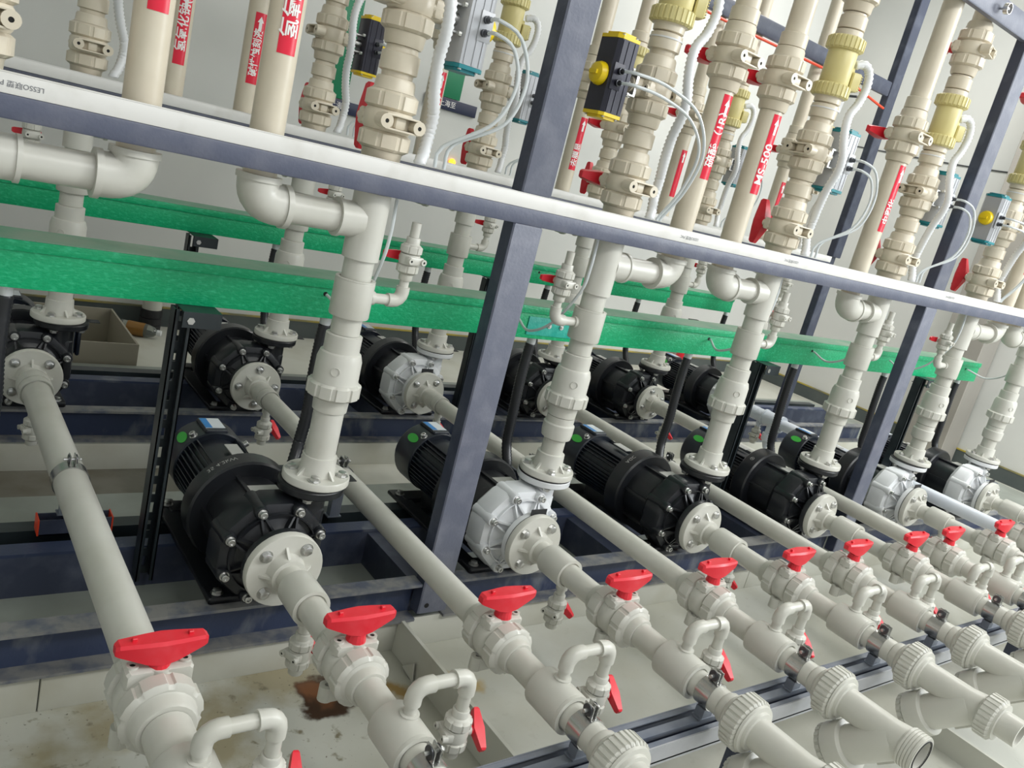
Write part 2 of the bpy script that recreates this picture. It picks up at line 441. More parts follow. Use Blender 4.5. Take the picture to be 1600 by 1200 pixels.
# ------------------------------------------------------------------ green cable trays
def tray(y, z0, z1, x1, label, holes, plate=None):
    t = thing('cable_tray', (0, y, z0), label, 'cable tray', 'green fibreglass cable trays')
    h = z1 - z0
    part('side_wall', MB().box((-.9, 0, 0), (x1, .005, h), ch=.001), 'frp', t)
    part('side_wall', MB().box((-.9, .105, 0), (x1, .11, h), ch=.001), 'frp', t)
    part('bottom_flange', MB().box((-.9, .0052, 0.001), (x1, .1048, .005)), 'frp', t)
    mb = MB().slot(0).box((-.9, -.006, h - .020), (x1, -.0003, h + .003), ch=.0015)
    mb.slot(1).box((-.9, -.0055, h + .0035), (x1, .114, h + .005))
    part('lid', mb, ['frp', 'frptop'], t)
    for x in holes:
        part('cable_hole', MB().cyl(.006, -.0006, .0, T(x, 0, h * .64) @ AX_Y, 14), 'hole', t)
    if plate:
        p = part('splice_plate', MB().box((plate, -.003, .012), (plate + .19, -.0002, .070), ch=.0008), 'cyanfrp', t, label='turquoise splice plate with two bolts')
        for k in (.085, .135):
            part('bolt', MB().cyl(.008, 0, .003, T(plate + k, -.006, .045) @ AX_Y, 12).cyl(.0048, -.004, 0, T(plate + k, -.006, .045) @ AX_Y, 6), 'steel', p)
    return t
tray(1.955, -.497, -.397, 4.70, 'long green fibreglass cable tray in front', [.925, 2.457, 3.131, 4.55], 1.60)
tray(3.215, -.535, -.445, 4.16, 'green fibreglass cable tray behind, over the rear pumps', [1.70, 2.62])

def strut_leg(x, y, z0, z1, label):
    """slotted C strut seen open side forward, with a flat cantilever head"""
    t = thing('slotted_support', (x, y, z0), label, 'strut', 'slotted struts under the cable trays')
    h = z1 - z0; w = .041; d = .041
    for sx in (0, w - .003):
        part('strut_side', MB().box((sx, 0, 0), (sx + .003, d, h)).box((sx if sx == 0 else sx - .006, 0, 0), (sx + (.009 if sx == 0 else .003), .002, h)), 'strut', t)
    # slotted web: solid strips either side and bridges between slots
    mb = MB(); mb.box((.003, d - .003, 0), (.013, d, h)).box((.028, d - .003, 0), (.038, d, h))
    n = int(h / .05)
    for k in range(n): mb.box((.013, d - .003, k * .05), (.028, d, k * .05 + .022))
    part('slotted_web', mb, 'strut', t)
    part('head_bracket', MB().box((.012, -.025, h), (.10, .0, h + .003)).box((.012, -.025, h - .035), (.10, -.022, h)).box((.044, -.022, h - .035), (.10, .07, h - .032)).box((.012, 0, h), (.10, .1, h + .003)), 'strut', t)
    part('bolt', MB().cyl(.009, 0, .006, T(.03, -.028, h - .018) @ AX_Y, 6), 'steel', t)
    return t
strut_leg(.553, 1.918, -1.21, -.5005, 'black slotted strut leg under the front green tray, left of first front pump')
strut_leg(2.76, 1.918, -1.21, -.5005, 'slotted strut leg under the front green tray, behind the fourth front pump')
strut_leg(4.068, 1.918, -1.21, -.5005, 'slotted strut leg under the front tray, beside the second grey post')
strut_leg(.92, 3.16, -1.21, -.5385, 'black slotted strut leg under the rear green tray, near the drip box')
strut_leg(2.28, 3.16, -1.21, -.5385, 'black slotted strut leg under the rear tray, behind the nearest post')

# ------------------------------------------------------------------ front strut rail that carries the strainers
t = thing('strut_rail', (0, .862, -1.105), 'long twin lipped steel strut rail across the suction lines, lower right', 'strut rail')
part('strut_base', MB().box((-.5, 0, 0), (5.6, .082, .004)).box((-.5, .039, .004), (5.6, .043, .03)), 'navy', t)
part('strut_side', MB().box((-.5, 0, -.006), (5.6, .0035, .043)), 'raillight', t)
part('strut_side', MB().box((-.5, .0785, .004), (5.6, .082, .043)), 'railblue', t)
for y in (.0035, .066): part('lip', MB().box((-.5, y, .039), (5.6, y + .0125, .043), ch=.001), 'railblue', t)
part('middle_rib', MB().box((-.5, .030, .03), (5.6, .052, .043), ch=.001), 'railblue', t)
for k in range(4): part('foot', MB().box((.1 + k * 1.6, .02, FLOOR + 1.105), (.14 + k * 1.6, .06, 0)), 'navy', t)
# ------------------------------------------------------------------ kits: meshes made once, things put together from them
class Kit:
    def __init__(s): s.e = []
    def add(s, name, mb, mats, m=None, par=None, label=None, ang=35):
        me = mb if not isinstance(mb, MB) else mb.mesh(name, mats, ang)
        s.e.append((name, me, m, par, label)); return len(s.e) - 1
    def put(s, root, swap=None):
        made = []
        for name, me, m, par, label in s.e:
            o = link(name, me, made[par] if par is not None else root, m)
            if label: o['label'] = label
            made.append(o)
        return made

def hexbolt_mb(r, h):
    return MB().cyl(r * 1.35, 0, .0015, I4, 14).lathe([(r, .0015), (r, h - .001), (r * .85, h)], I4, 6)
def socketbolt_mb(r, h):
    return MB().cyl(r * 1.3, 0, .0015, I4, 14).slot(0).lathe([(r, .0015), (r, h - .001), (r * .9, h), (r * .55, h), (r * .5, h - .004)], I4, 14)
ME_HEX = hexbolt_mb(.0115, .011).mesh('bolt', 'steel')
ME_SOCK = socketbolt_mb(.0088, .013).mesh('bolt', 'steel')

# ---- magnetic drive pump: local origin on the suction flange plane, +Y to the rear
def pump_kit(head):
    K = Kit()
    # volute: eight sided body
    def octo(r0, lob, z): 
        out = []
        for k in range(8):
            a = 2 * PI * k / 8 + PI / 8
            for d, rr in ((-.17, r0 + lob), (.17, r0 + lob)):
                out.append(((rr) * math.cos(a + d), (rr) * math.sin(a + d), z))
        return out
    mb = MB()
    vs_ = octo(.106, .004, .062) + octo(.116, .011, .068) + octo(.120, .013, .084) + octo(.120, .013, .134) + octo(.112, .006, .152)
    mb._stack(vs_, 5, 16, AX_Y)
    casing = K.add('casing', mb, head)
    # front cover: cone with paired ribs between the neck and the rim
    mb = MB().lathe([(.099, .066), (.102, .054), (.106, .054), (.107, .068)], AX_Y, 32)
    mb.lathe([(.050, .018), (.054, .040), (.078, .058), (.100, .0655)], AX_Y, 32)
    for k in range(16):
        a = 2 * PI * (k // 2) / 8 + PI / 8; sgn = 1 if k % 2 else -1
        c0, s0 = math.cos(a + sgn * .34), math.sin(a + sgn * .34); c1, s1 = math.cos(a + sgn * .04), math.sin(a + sgn * .04)
        p0 = Vector((.050 * c0, .050 * s0, 0)); p1 = Vector((.104 * c1, .104 * s1, 0)); w = Vector((0, 0, 1)).cross(p1 - p0).normalized() * .0026
        z = lambda v, h: (v.x, v.y, h)
        mb.add([z(p0 - w, .026), z(p1 - w, .054), z(p1 - w, .068), z(p0 - w, .060), z(p0 + w, .026), z(p1 + w, .054), z(p1 + w, .068), z(p0 + w, .060)],
               [(0, 1, 2, 3), (7, 6, 5, 4), (0, 4, 5, 1), (1, 5, 6, 2), (3, 2, 6, 7), (0, 3, 7, 4)], AX_Y)
    K.add('front_cover', mb, head)
    for k in range(8):
        a = 2 * PI * k / 8 + PI / 8
        b = K.add('bolt_boss', ME_BOSS[head], None, AX_Y @ T(.118 * math.cos(a), .118 * math.sin(a), .052), par=casing)
        K.add('bolt', ME_SOCK, None, AX_Y @ T(.118 * math.cos(a), .118 * math.sin(a), .052) @ Rx(PI))
    K.add('suction_flange', MB().lathe([(.050, .030), (.050, .021), (.086, .020), (.089, .017), (.089, .003), (.087, 0)], AX_Y, 36), head)
    mb = MB().cyl(.0885, -.0018, 0, AX_Y, 36)
    if head == 'white': mb.box((-.028, -.0018, .086), (.028, 0, .104), I4)
    K.add('gasket', mb, 'rub')
    # discharge nozzle and flange
    x = .092
    mb = MB().lathe([(.046, .02), (.042, .06), (.040, .142)], T(x, .118, 0), 24)
    mb.box((.02, .078, 0), (.126, .134, .104), ch=.012)
    K.add('discharge_nozzle', mb, head)
    K.add('discharge_flange', MB().lathe([(.040, .138), (.078, .140), (.081, .143), (.081, .157), (.079, .1595)], T(x, .118, 0), 32), head)
    mb = MB().cyl(.080, .1597, .1615, T(x, .118, 0), 32)
    mb.box((x + .07, .100, .1597), (x + .112, .136, .1615))
    K.add('gasket', mb, 'rub')
    for k in range(4):
        a = PI / 4 + k * PI / 2 + .3
        K.add('nut', ME_HEX, None, T(x + .062 * math.cos(a), .118 + .062 * math.sin(a), .138) @ Rx(PI))
    # bracket, coupling ring, motor
    mb = MB().lathe([(.110, .1525), (.104, .157), (.104, .262), (.118, .268)], AX_Y, 28)
    for k in range(6):
        a = 2 * PI * k / 6 + .2
        mb.box((.098, -.004, .155), (.113, .004, .265), AX_Y @ Rz(a))
    K.add('bracket', mb, 'black')
    K.add('nameplate', MB().box((-.032, .165, .1045), (.042, .205, .1065)), 'sticker')
    K.add('motor_flange', MB().lathe([(.118, .262), (.136, .262), (.141, .268), (.141, .322), (.136, .328), (.10, .330)], AX_Y, 40), 'black')
    mb = MB().lathe([(.086, .331), (.086, .548)], AX_Y, 28)
    for k in range(44):
        a = 2 * PI * k / 44
        if -.5 < ((a + PI / 2 + PI) % (2 * PI)) - PI < .5: continue
        mb.box((.085, -.0016, .338), (.100, .0016, .540), AX_Y @ Rz(a))
    K.add('motor_body', mb, 'motor')
    mb = MB().lathe([(.1005, .541), (.104, .545), (.104, .640), (.098, .652), (.060, .660), (.02, .661)], AX_Y, 36)
    mb.box((-.032, .548, .096), (.032, .645, .1075), ch=.004)
    fc = K.add('fan_cover', mb, 'motor')
    mb = MB().slot(0).box((-.027, .565, .108), (.027, .635, .109)).slot(1).box((-.027, .566, .1091), (-.008, .634, .1096))
    K.add('rating_sticker', mb, ['wsticker', 'bsticker'], par=fc)
    K.add('round_sticker', MB().lathe([(.019, 0), (.019, .0008)], Ry(-PI / 2 + .75) @ T(0, .597, .1042) @ Matrix.Diagonal((1.25, 1, 1, 1)) if False else (AX_Y @ Rz(PI + .72) @ T(.1042, 0, .592) @ Ry(PI / 2) @ Matrix.Diagonal((1.5, .8, 1, 1))), 20), 'green', par=fc)
    for k in (-1, 1):
        K.add('clamp_screw', ME_SOCK, None, AX_Y @ Rz(PI + .98 if k < 0 else -.6) @ T(.1035, 0, .56) @ Ry(PI / 2), par=fc)
    mb = MB().box((.092, .336, -.030), (.182, .440, .052), ch=.006)
    tb = K.add('terminal_box', mb, 'motor')
    K.add('box_lid', MB().box((.182, .332, -.034), (.196, .444, .056), ch=.004), 'motor', par=tb)
    K.add('box_sticker', MB().box((.102, .392, .0522), (.126, .430, .0528)), 'sticker', par=tb)
    K.add('nameplate', MB().box((-.004, .400, .0988), (.030, .470, .1010)), 'sticker')
    # feet
    mb = MB()
    for sx in (-1, 1):
        a, b = sorted((sx * .075, sx * .125)); mb.box((a, .075, -.1345), (b, .60, -.122), ch=.003)
    mb.box((-.125, .075, -.1345), (.125, .135, -.118), ch=.003).box((-.10, .52, -.1345), (.10, .58, -.118), ch=.003)
    mb.box((-.06, .17, -.12), (.06, .25, -.09)).box((-.055, .36, -.12), (.055, .50, -.080))
    K.add('base', mb, 'black')
    for sx in (-.1, .1):
        for y in (.10, .56): K.add('anchor_bolt', ME_HEX, None, T(sx, y, -.119))
    return K
ME_BOSS = {}
for hd in ('black', 'white'):
    ME_BOSS[hd] = MB().lathe([(.015, 0), (.0165, .004), (.0165, .012), (.019, .085)], I4, 12).mesh('bolt_boss', hd)
KP = {h: pump_kit(h) for h in ('black', 'white')}

# ---- union ball valve: pipe along z, lever along +x
def lever_mb(along, s=1.0):
    """T lever: boss rising from x=.05, bar along y or z"""
    mb = MB()
    mb.lathe([(.019, .046), (.0205, .056), (.0175, .074)], AX_X, 16)
    L = .074
    pr = []
    for (u, w0, w1, hb, ht) in ((-L, .0075, .0085, .099, .1135), (-L + .006, .0095, .0125, .096, .118), (-.024, .0165, .0185, .079, .1195), (0, .018, .0205, .074, .120), (.024, .0165, .0185, .079, .1195), (L - .006, .0095, .0125, .096, .118), (L, .0075, .0085, .099, .1135)):
        pr.append([(hb, -w0, u), (hb, w0, u), (ht - .006, w1, u), (ht, w1 * .80, u), (ht, -w1 * .80, u), (ht - .006, -w1, u)])
    R = Rx(-PI / 2) if along == 'y' else I4
    mb._stack([p for q in pr for p in q], 7, 6, R)
    for u in (-.045, .045): mb.box((.117, -.004, u - .004), (.1245, .004, u + .004), R, ch=.001)
    return mb
def valve_kit(r, rn, along, half=.085, body='pp', hcol='red', lug=True):
    K = Kit()
    nz = .040
    mb = MB()
    mb.lathe([(rn * .86, -.022), (rn * .93, -.016), (rn * .95, 0), (rn * .93, .016), (rn * .86, .022)], I4, 24)
    mb.box((.03, -rn * .80, -.0185), (rn * 1.0, rn * .80, .0185), ch=.005)
    mb.lathe([(.024, .03), (.022, rn * .98)], AX_X, 18)
    if lug:
        mb.box((-rn * 1.03, -.014, -.012), (-.03, .014, .012), ch=.003)
        mb.box((-rn * 1.22, -rn * .72, -.0165), (-rn * .72, rn * .72, -.0125), ch=.001).box((-rn * 1.22, -rn * .72, .0125), (-rn * .72, rn * .72, .0165), ch=.001)
    bd = K.add('body', mb, body)
    for sy in (-1, 1):
        K.add('mount_boss', MB().tubecyl(.0105, .005, .02, rn * 1.06, AX_X @ T(0, sy * rn * .62, 0), 12).slot(1).cyl(.005, .03, rn * 1.06 - .002, AX_X @ T(0, sy * rn * .62, 0), 10), [body, 'hole'], par=bd)
        if lug: K.add('mount_lug', MB().tubecyl(.0150, .0046, -rn * 1.26, -rn * .70, AX_X @ T(0, sy * rn * .70, 0), 16).slot(1).cyl(.0047, -rn * 1.235, -rn * 1.0, AX_X @ T(0, sy * rn * .70, 0), 8), [body, 'hole'], par=bd)
    for s in (-1, 1):
        Rm = I4 if s > 0 else Rx(PI)
        K.add('union_nut', MB().gear(rn, rn * .95, 8, .022, .022 + nz, Rm, .72, .006), body)
        K.add('end_socket', MB().lathe([(rn * .82, .0625), (r * 1.30, .066), (r * 1.26, half - .006), (r * 1.17, half), (r * .9, half)], Rm, 24), body)
    if along:
        K.add('handle', lever_mb(along), hcol, ang=22)
    return K
KV = {}
for al in ('y', 'z'): KV[al] = valve_kit(.031, .057, al, .085)
KVw = {al: valve_kit(.034, .057, al, .090, 'pp2') for al in ('y', 'z')}
KVbig = valve_kit(.041, .068, 'y', .090)
# ---- actuated valve
def act_kit(case, cap, knob_col='yellow'):
    K = valve_kit(.034, .056, None, .090, 'pp2')
    K.add('stem_neck', MB().lathe([(.026, .04), (.022, .07), (.021, .088)], AX_X, 16), 'pp2')
    br = K.add('bracket', MB().box((.076, -.024, -.030), (.084, .024, .030)).box((.084, -.024, -.030), (.112, .024, -.026)).box((.084, -.024, .026), (.112, .024, .030)).cyl(.013, .084, .116, AX_X, 14), 'steel')
    for sy in (-.03, .03):
        for sz in (-.03, .03): K.add('bolt', MB().cyl(.006, .106, .1135, AX_X @ T(-sz, sy, 0), 8), 'steel', par=br)
    mb = MB().prism([(.113, -.030), (.120, -.040), (.175, -.040), (.185, -.032), (.185, .032), (.175, .040), (.120, .040), (.113, .030)], -.088, .088)
    for yy in (-.0415,):
        for xx in (.128, .150, .168): mb.box((xx, yy, -.086), (xx + .005, yy + .002, .086))
    a = K.add('actuator_case', mb, case)
    for s in (-1, 1):
        Rm = I4 if s > 0 else Rx(PI)
        e = K.add('end_cap', MB().prism([(.112, -.028), (.120, -.041), (.176, -.041), (.187, -.030), (.187, .030), (.176, .041), (.120, .041), (.112, .028)], .0885, .097, Rm).prism([(.12, -.02), (.13, -.033), (.168, -.033), (.178, -.02), (.178, .02), (.168, .033), (.13, .033), (.12, .02)], .097, .104, Rm), cap)
        for q in ((.127, -.033), (.171, -.033), (.171, .033), (.127, .033)):
            K.add('cap_screw', MB().cyl(.0042, .0972, .1005, Rm @ T(q[0], q[1], 0), 8), 'steel', par=e)
    K.add('indicator_knob', MB().lathe([(.029, .1855), (.029, .192), (.025, .203), (.012, .208)], AX_X, 20).box((.2075, -.014, -.005), (.213, .014, .005)), knob_col)
    for z in (-.014, .014):
        K.add('air_fitting', MB().lathe([(.0085, -.002), (.0085, .008), (.0065, .009), (.0065, .02)], T(.162, -.0415, z) @ Rx(PI / 2), 12), 'dsteel')
    K.add('port_plate', MB().box((.148, -.0425, -.032), (.183, -.0402, .032), ch=.0008), case, par=a)
    return K
KA = {'teal': act_kit('alu', 'teal'), 'black': act_kit('alub', 'yellow')}
# ---- flow switch with pale yellow union body, sensor box towards +x
def flow_kit():
    K = Kit()
    K.add('body', MB().lathe([(.040, -.06), (.045, -.05), (.045, .05), (.040, .06)], I4, 24).lathe([(.014, .02), (.013, .052)], AX_X, 14), 'yel')
    for s in (-1, 1):
        Rm = I4 if s > 0 else Rx(PI)
        K.add('union_nut', MB().gear(.0585, .0555, 24, .05, .09, Rm, .55, .005, 1), 'yel')
        K.add('end_socket', MB().lathe([(.048, .0905), (.042, .093), (.041, .108), (.036, .110)], Rm, 24), 'pp2')
    b = K.add('sensor_box', MB().box((.0455, -.022, -.056), (.078, .022, -.002), ch=.004), 'yel')
    for k in range(7): K.add('cooling_rib', MB().box((.0782, -.020, -.053 + k * .007), (.0815, .020, -.050 + k * .007)), 'yel', par=b)
    return K
KF = flow_kit()
# ---- small union valve, pipe along z, lever along +x
def small_kit(tilt=0.0):
    K = Kit(); r = .0265
    mb = MB().lathe([(r * .9, -.012), (r * .95, 0), (r * .9, .012)], I4, 18)
    mb.box((-r * 1.12, -r * .85, -.009), (-.01, r * .85, .009), ch=.003)
    mb.lathe([(.010, .01), (.009, r * 1.15)], AX_X, 12)
    b = K.add('body', mb, 'pp')
    for sy in (-1, 1):
        K.add('mount_lug', MB().tubecyl(.0075, .003, -r * 1.3, -r * .9, AX_X @ T(0, sy * r * .70, 0), 12).slot(1).cyl(.003, -r * 1.27, -r * 1.0, AX_X @ T(0, sy * r * .70, 0), 8), ['pp', 'hole'], par=b)
    for s in (-1, 1):
        Rm = I4 if s > 0 else Rx(PI)
        K.add('union_nut', MB().gear(r, r * .93, 8, .0122, .034, Rm, .74, .004), 'pp')
        K.add('end_socket', MB().lathe([(r * .8, .0342), (.0165, .037), (.0165, .050), (.0155, .0515)], Rm, 16), 'pp')
    if True:
        L = .040; pr = []
        for (u, w, hb, ht) in ((-L, .006, .044, .052), (-L + .004, .0085, .042, .054), (0, .0115, .034, .057), (L - .004, .0085, .042, .054), (L, .006, .044, .052)):
            pr.append([(hb, -w, u), (hb, w, u), (ht, w * .8, u), (ht, -w * .8, u)])
        K.add('handle', MB().lathe([(.0085, .030), (.0085, .040)], AX_X, 12)._stack([p for q in pr for p in q], 5, 4, Rx(tilt)), 'red', ang=22)
    return K
KS = small_kit(-1.0)
KSt = small_kit(PI / 2)

# ---- pieces for suction runs; t runs along -Y from the suction flange plane
ME_SFL = MB().lathe([(.036, .0), (.0885, .0), (.0915, .003), (.0915, .019), (.0895, .022), (.046, .022), (.042, .03), (.041, .050), (.036, .051)], I4, 36).mesh('flange', 'pp')
ME_GUS = MB().add([(.040, -.003, .0222), (.062, -.003, .0222), (.041, -.003, .042), (.040, .003, .0222), (.062, .003, .0222), (.041, .003, .042)], [(0, 1, 2), (5, 4, 3), (0, 3, 4, 1), (1, 4, 5, 2), (2, 5, 3, 0)]).mesh('gusset', 'pp')
def flange(root, m, bolt_rot, gus_rot=PI / 4, mats=None):
    f = link('flange', ME_SFL, root, m)
    for k in range(4):
        a = bolt_rot + k * PI / 2
        link('bolt', ME_HEX, f, T(.067 * math.cos(a), .067 * math.sin(a), .0222))
        link('gusset', ME_GUS, f, Rz(gus_rot + bolt_rot + k * PI / 2))
    return f
def lipped(r, ri, z0, z1, m=I4, lip=.006):
    """socket coupling with a lip ring at both mouths"""
    return MB().lathe([(ri, z0), (r * .97, z0), (r, z0 + .003), (r, z1 - lip - .003), (r * .985, z1 - lip), (r * 1.0, z1 - lip + .001), (r * .99, z1), (ri * 1.12, z1), (ri * 1.05, z1 - .004)], m, 28)

def suction(i, x, front, big=False, col='pp', lab=''):
    row = 'front' if front else 'rear'
    y0 = YF if front else YF + DY
    root = thing('suction_pipe', T(x, y0 - .002, -1), lab, 'pipe', 'suction pipes of the pumps')
    flange(root, AX_MY, PI / 4 + .1 if front else [PI / 4, 0, PI / 4 + .1, PI / 4, .35, PI / 4][i])
    r = .040 if big else .031
    end = y0 - .002 - (1.3005 if not big else 1.3115)          # where the valve begins
    part('stub_pipe', MB().cyl(.031 if front else .034, .051, .098, AX_MY), col, root)
    if front:
        part('coupling', lipped(.043, .031, .088, .180, AX_MY), col, root)
        part('pipe', MB().cyl(r, .176, end, AX_MY), col, root)
        dz = .165
    else:
        part('coupling', lipped(r * 1.22, r, .078, .128, AX_MY), col, root)
        part('coupling', lipped(r * 1.2, r, .128, .165, AX_MY), col, root)
        part('pipe', MB().cyl(r, .160, end, AX_MY), col, root)
        dz = .150
    # drain nipple below the coupling
    part('drain_nipple', MB().cyl(.0125, -.0655, -.028, T(0, -dz, 0), 12).cyl(.0165, -.050, -.034, T(0, -dz, 0), 12), col, root)
    return root, y0 - .002 - dz

def vent_tee(x, lab, r=.031):
    """tee body with the goose neck: origin on the axis at Y 1.13"""
    root = thing('vent_tee', T(x, 1.13, -1), lab, 'pipe tee', 'tees with goose necks on the suction lines')
    part('pipe', MB().cyl(r, .0005, .088, AX_MY), 'pp', root)
    part('tee_body', lipped(.0445 if r < .035 else .052, r, .085, .188, AX_MY, .008), 'pp', root)
    part('pipe', MB().cyl(r, .186, .2695, AX_MY), 'pp', root)
    h = .044 if r < .035 else .05
    g = T(.008, -.128, 0)
    part('riser', MB().cyl(.0125, h - .008, .075, g, 14).lathe([(.018, h - .004), (.0185, h + .003), (.014, h + .004)], g, 16), 'pp', root)
    a0 = [(0, 0, .066), (0, 0, .078)] + [(.022 - .022 * math.cos(q), 0, .078 + .022 * math.sin(q)) for q in (.4, .8, 1.2, PI / 2)] + [(.036, 0, .100)]
    part('elbow', MB().tube(a0, .0162, 14, g), 'pp', root)
    part('cross_pipe', MB().cyl(.0125, .036, .088, g @ T(0, 0, .1) @ AX_X, 14), 'pp', root)
    a1 = [(.082, 0, .100), (.094, 0, .100)] + [(.094 + .022 * math.sin(q), 0, .078 + .022 * math.cos(q)) for q in (.4, .8, 1.2, PI / 2)] + [(.116, 0, .062)]
    part('elbow', MB().tube(a1, .0162, 14, g).tubecyl(.0172, .012, .080, .086, g @ T(0, 0, .1) @ AX_X, 14), 'pp', root)
    part('down_pipe', MB().cyl(.0125, .030, .062, g @ T(.116, 0, 0), 14), 'pp', root)
    return Vector((x + .124, 1.002, -1 + .030 - .0521))

# ---- pipe clamp with saddle, ears and bolt
def clamp_kit(r, post, side=0):
    K = Kit()
    K.add('band', MB().tubecyl(r + .003, r + .0004, -.019, .019, I4, 28), 'band')
    for s in (-1, 1):
        K.add('ear', MB().box((r + .002, s * .006 - .0015, -.014), (r + .028, s * .006 + .0015, .014), ch=.001), 'band')
        K.add('washer', MB().cyl(.0125, .0078, .0098, T(r + .016, 0, 0) @ (Rx(-PI / 2) if s > 0 else Rx(PI / 2)), 16), 'dsteel')
    K.add('clamp_bolt', MB().cyl(.0042, -.020, .020, T(r + .016, 0, 0) @ Rx(PI / 2), 8).cyl(.0075, .0099, .016, T(r + .016, 0, 0) @ Rx(PI / 2), 6), 'steel')
    K.add('clamp_post', MB().box((-post + .004, -.016, -.012), (-r - .0032, .016, .012)).box((-post, -.022, -.014), (-post + .004, .022, .014)), 'railblue')
    return K
KC = clamp_kit(.031, .0608)
KCb = clamp_kit(.041, .0608)

# ---- Y strainer: t along -Y from its inlet at Y .86
def strainer(x, lab, endnut=True, stub=True):
    root = thing('y_strainer', T(x, .8595, -1), lab, 'strainer', 'Y strainers at the ends of the suction lines')
    part('inlet_socket', MB().lathe([(.031, 0), (.0325, .0), (.036, .006), (.0365, .018), (.047, .026), (.048, .034)], AX_MY, 28), 'pp', root)
    part('union_nut', MB().gear(.0635, .0605, 30, .034, .078, AX_MY, .55, .006, 1), 'pp', root)
    part('nut_ring', MB().lathe([(.058, .0782), (.056, .084), (.046, .085), (.044, .092), (.037, .093)], AX_MY, 28), 'pp', root)
    part('body', MB().lathe([(.0365, .088), (.0365, .205), (.042, .245)], AX_MY, 28), 'pp', root)
    bm_ = T(0, -.225, 0) @ Rx(PI * .75)   # z -> back and down
    bm_ = Matrix(((1, 0, 0, 0), (0, .70711, .70711, -.222), (0, .70711, -.70711, 0), (0, 0, 0, 1)))
    br = part('branch', MB().lathe([(.040, .0), (.045, .02), (.045, .120)], bm_, 28), 'pp', root)
    part('branch_rib', MB().box((-.0015, -.050, .02), (.0015, -.02, .07), bm_), 'pp', br)
    part('branch_nut', MB().lathe([(.046, .118), (.057, .121), (.058, .126), (.058, .165)], bm_, 32).gear(.056, .0535, 22, .165, .185, bm_, .55, .004, 1).cyl(.028, .185, .192, bm_), 'pp', root)
    if endnut:
        part('union_nut', MB().gear(.057, .0545, 26, .246, .286, AX_MY, .55, .005, 1), 'pp', root)
        part('end_ring', MB().tubecyl(.049, .030, .286, .292, AX_MY, 28), 'pp', root)
        part('end_spigot', MB().tubecyl(.035, .0265, .290, .338, AX_MY, 28).slot(1).cyl(.0264, .293, .2935, AX_MY, 20), ['pp', 'hole'], root)
    else:
        mb = MB()
        for k in range(5): mb.tubecyl(.0465, .036, .246 + k * .007, .251 + k * .007, AX_MY, 28)
        mb.tubecyl(.0445, .0355, .243, .282, AX_MY, 28)
        part('threaded_end', mb, 'pp', root)
        part('seal_ring', MB().tubecyl(.0385, .0355, .276, .2835, AX_MY, 28), 'rub', root)
        part('bore', MB().tubecyl(.0354, .033, .244, .280, AX_MY, 28).slot(1).cyl(.033, .250, .2505, AX_MY, 20), ['pp', 'hole'], root)
    return root

# ------------------------------------------------------------------ pumps and suction lines
def valve_frame(x, y): return T(x, y, -1) @ AX_MY
def ordl(row, i): return f'{ORD[i]} {row} pump'
WH_F = {1, 4, 5}; WH_B = {2, 5}
for i, x in enumerate(XF):
    h = 'white' if i in WH_F else 'black'
    t = thing('magnetic_pump', T(x, YF, -1), f'{h} headed pump with finned navy motor, {ORD[i]} from left in front row', 'pump', 'magnetic drive pumps')
    KP[h].put(t)
    chalk = ['35 4.2kW', '', 'AGC', '⑤', '', ''][i]
    if chalk: words(chalk, .020, t, lambda a, b: (.1415 * math.sin((a - .11) / .1415), .298 - b, .1415 * math.cos((a - .11) / .1415)), 'sticker', 'chalk_writing')
for i, x in enumerate(XB):
    h = 'white' if i in WH_B else 'black'
    t = thing('magnetic_pump', T(x, YF + DY, -1), f'{h} headed pump with finned navy motor, {ORD[i]} from left in rear row', 'pump', 'magnetic drive pumps')
    KP[h].put(t)

def valve_label(row, i): return f'red handled union ball valve on the suction pipe of the {ORD[i]} {row} pump'
for row, XS in (('front', XF), ('rear', XB)):
    for i, x in enumerate(XS):
        front = row == 'front'; big = (not front and i == 0)
        col = 'ppw' if (not front and i == 5) else 'pp'
        look = {True: 'short beige suction pipe with thick coupling', False: 'long beige suction pipe'}[front]
        if big: look = 'thick long beige suction pipe'
        if col == 'ppw': look = 'long bluish white suction pipe'
        root, yd = suction(i, x, front, big, col, f'{look} from the {ORD[i]} {row} pump')
        v = thing('union_ball_valve', valve_frame(x, 1.221 if big else 1.215), valve_label(row, i), 'valve', 'red handled ball valves on the suction lines')
        (KVbig if big else KV['y']).put(v)
        # drain valve under the coupling, lever to the rear right
        m = T(x, yd, -1 - .066 - .0517) @ Rz(.35 if front else .2)
        dv = thing('drain_valve', m, f'small beige drain valve hanging under the suction pipe of the {ORD[i]} {row} pump', 'valve', 'small drain valves')
        KS.put(dv)
        # tee with goose neck, its valve, clamp and strainer
        p = vent_tee(x, f'beige tee with goose neck on the suction line of the {ORD[i]} {row} pump', .040 if big else .031)
        sv = thing('vent_valve', T(*p) @ Rz(-.2), f'small red handled valve at the goose neck on the {ORD[i]} {row} pump line', 'valve', 'small goose neck valves')
        KS.put(sv)
        c = thing('pipe_clamp', T(x, .903, -1) @ AX_MY, f'shiny steel clamp on the strut rail around the {ORD[i]} {row} pump line', 'clamp', 'steel clamps on the strut rail')
        (KCb if big else KC).put(c)
        if True:
            bare = (row == 'rear' and i == 2)
            strainer(x, f'beige Y strainer {"with bare threaded end " if bare else ""}at the end of the {ORD[i]} {row} pump line', not bare)
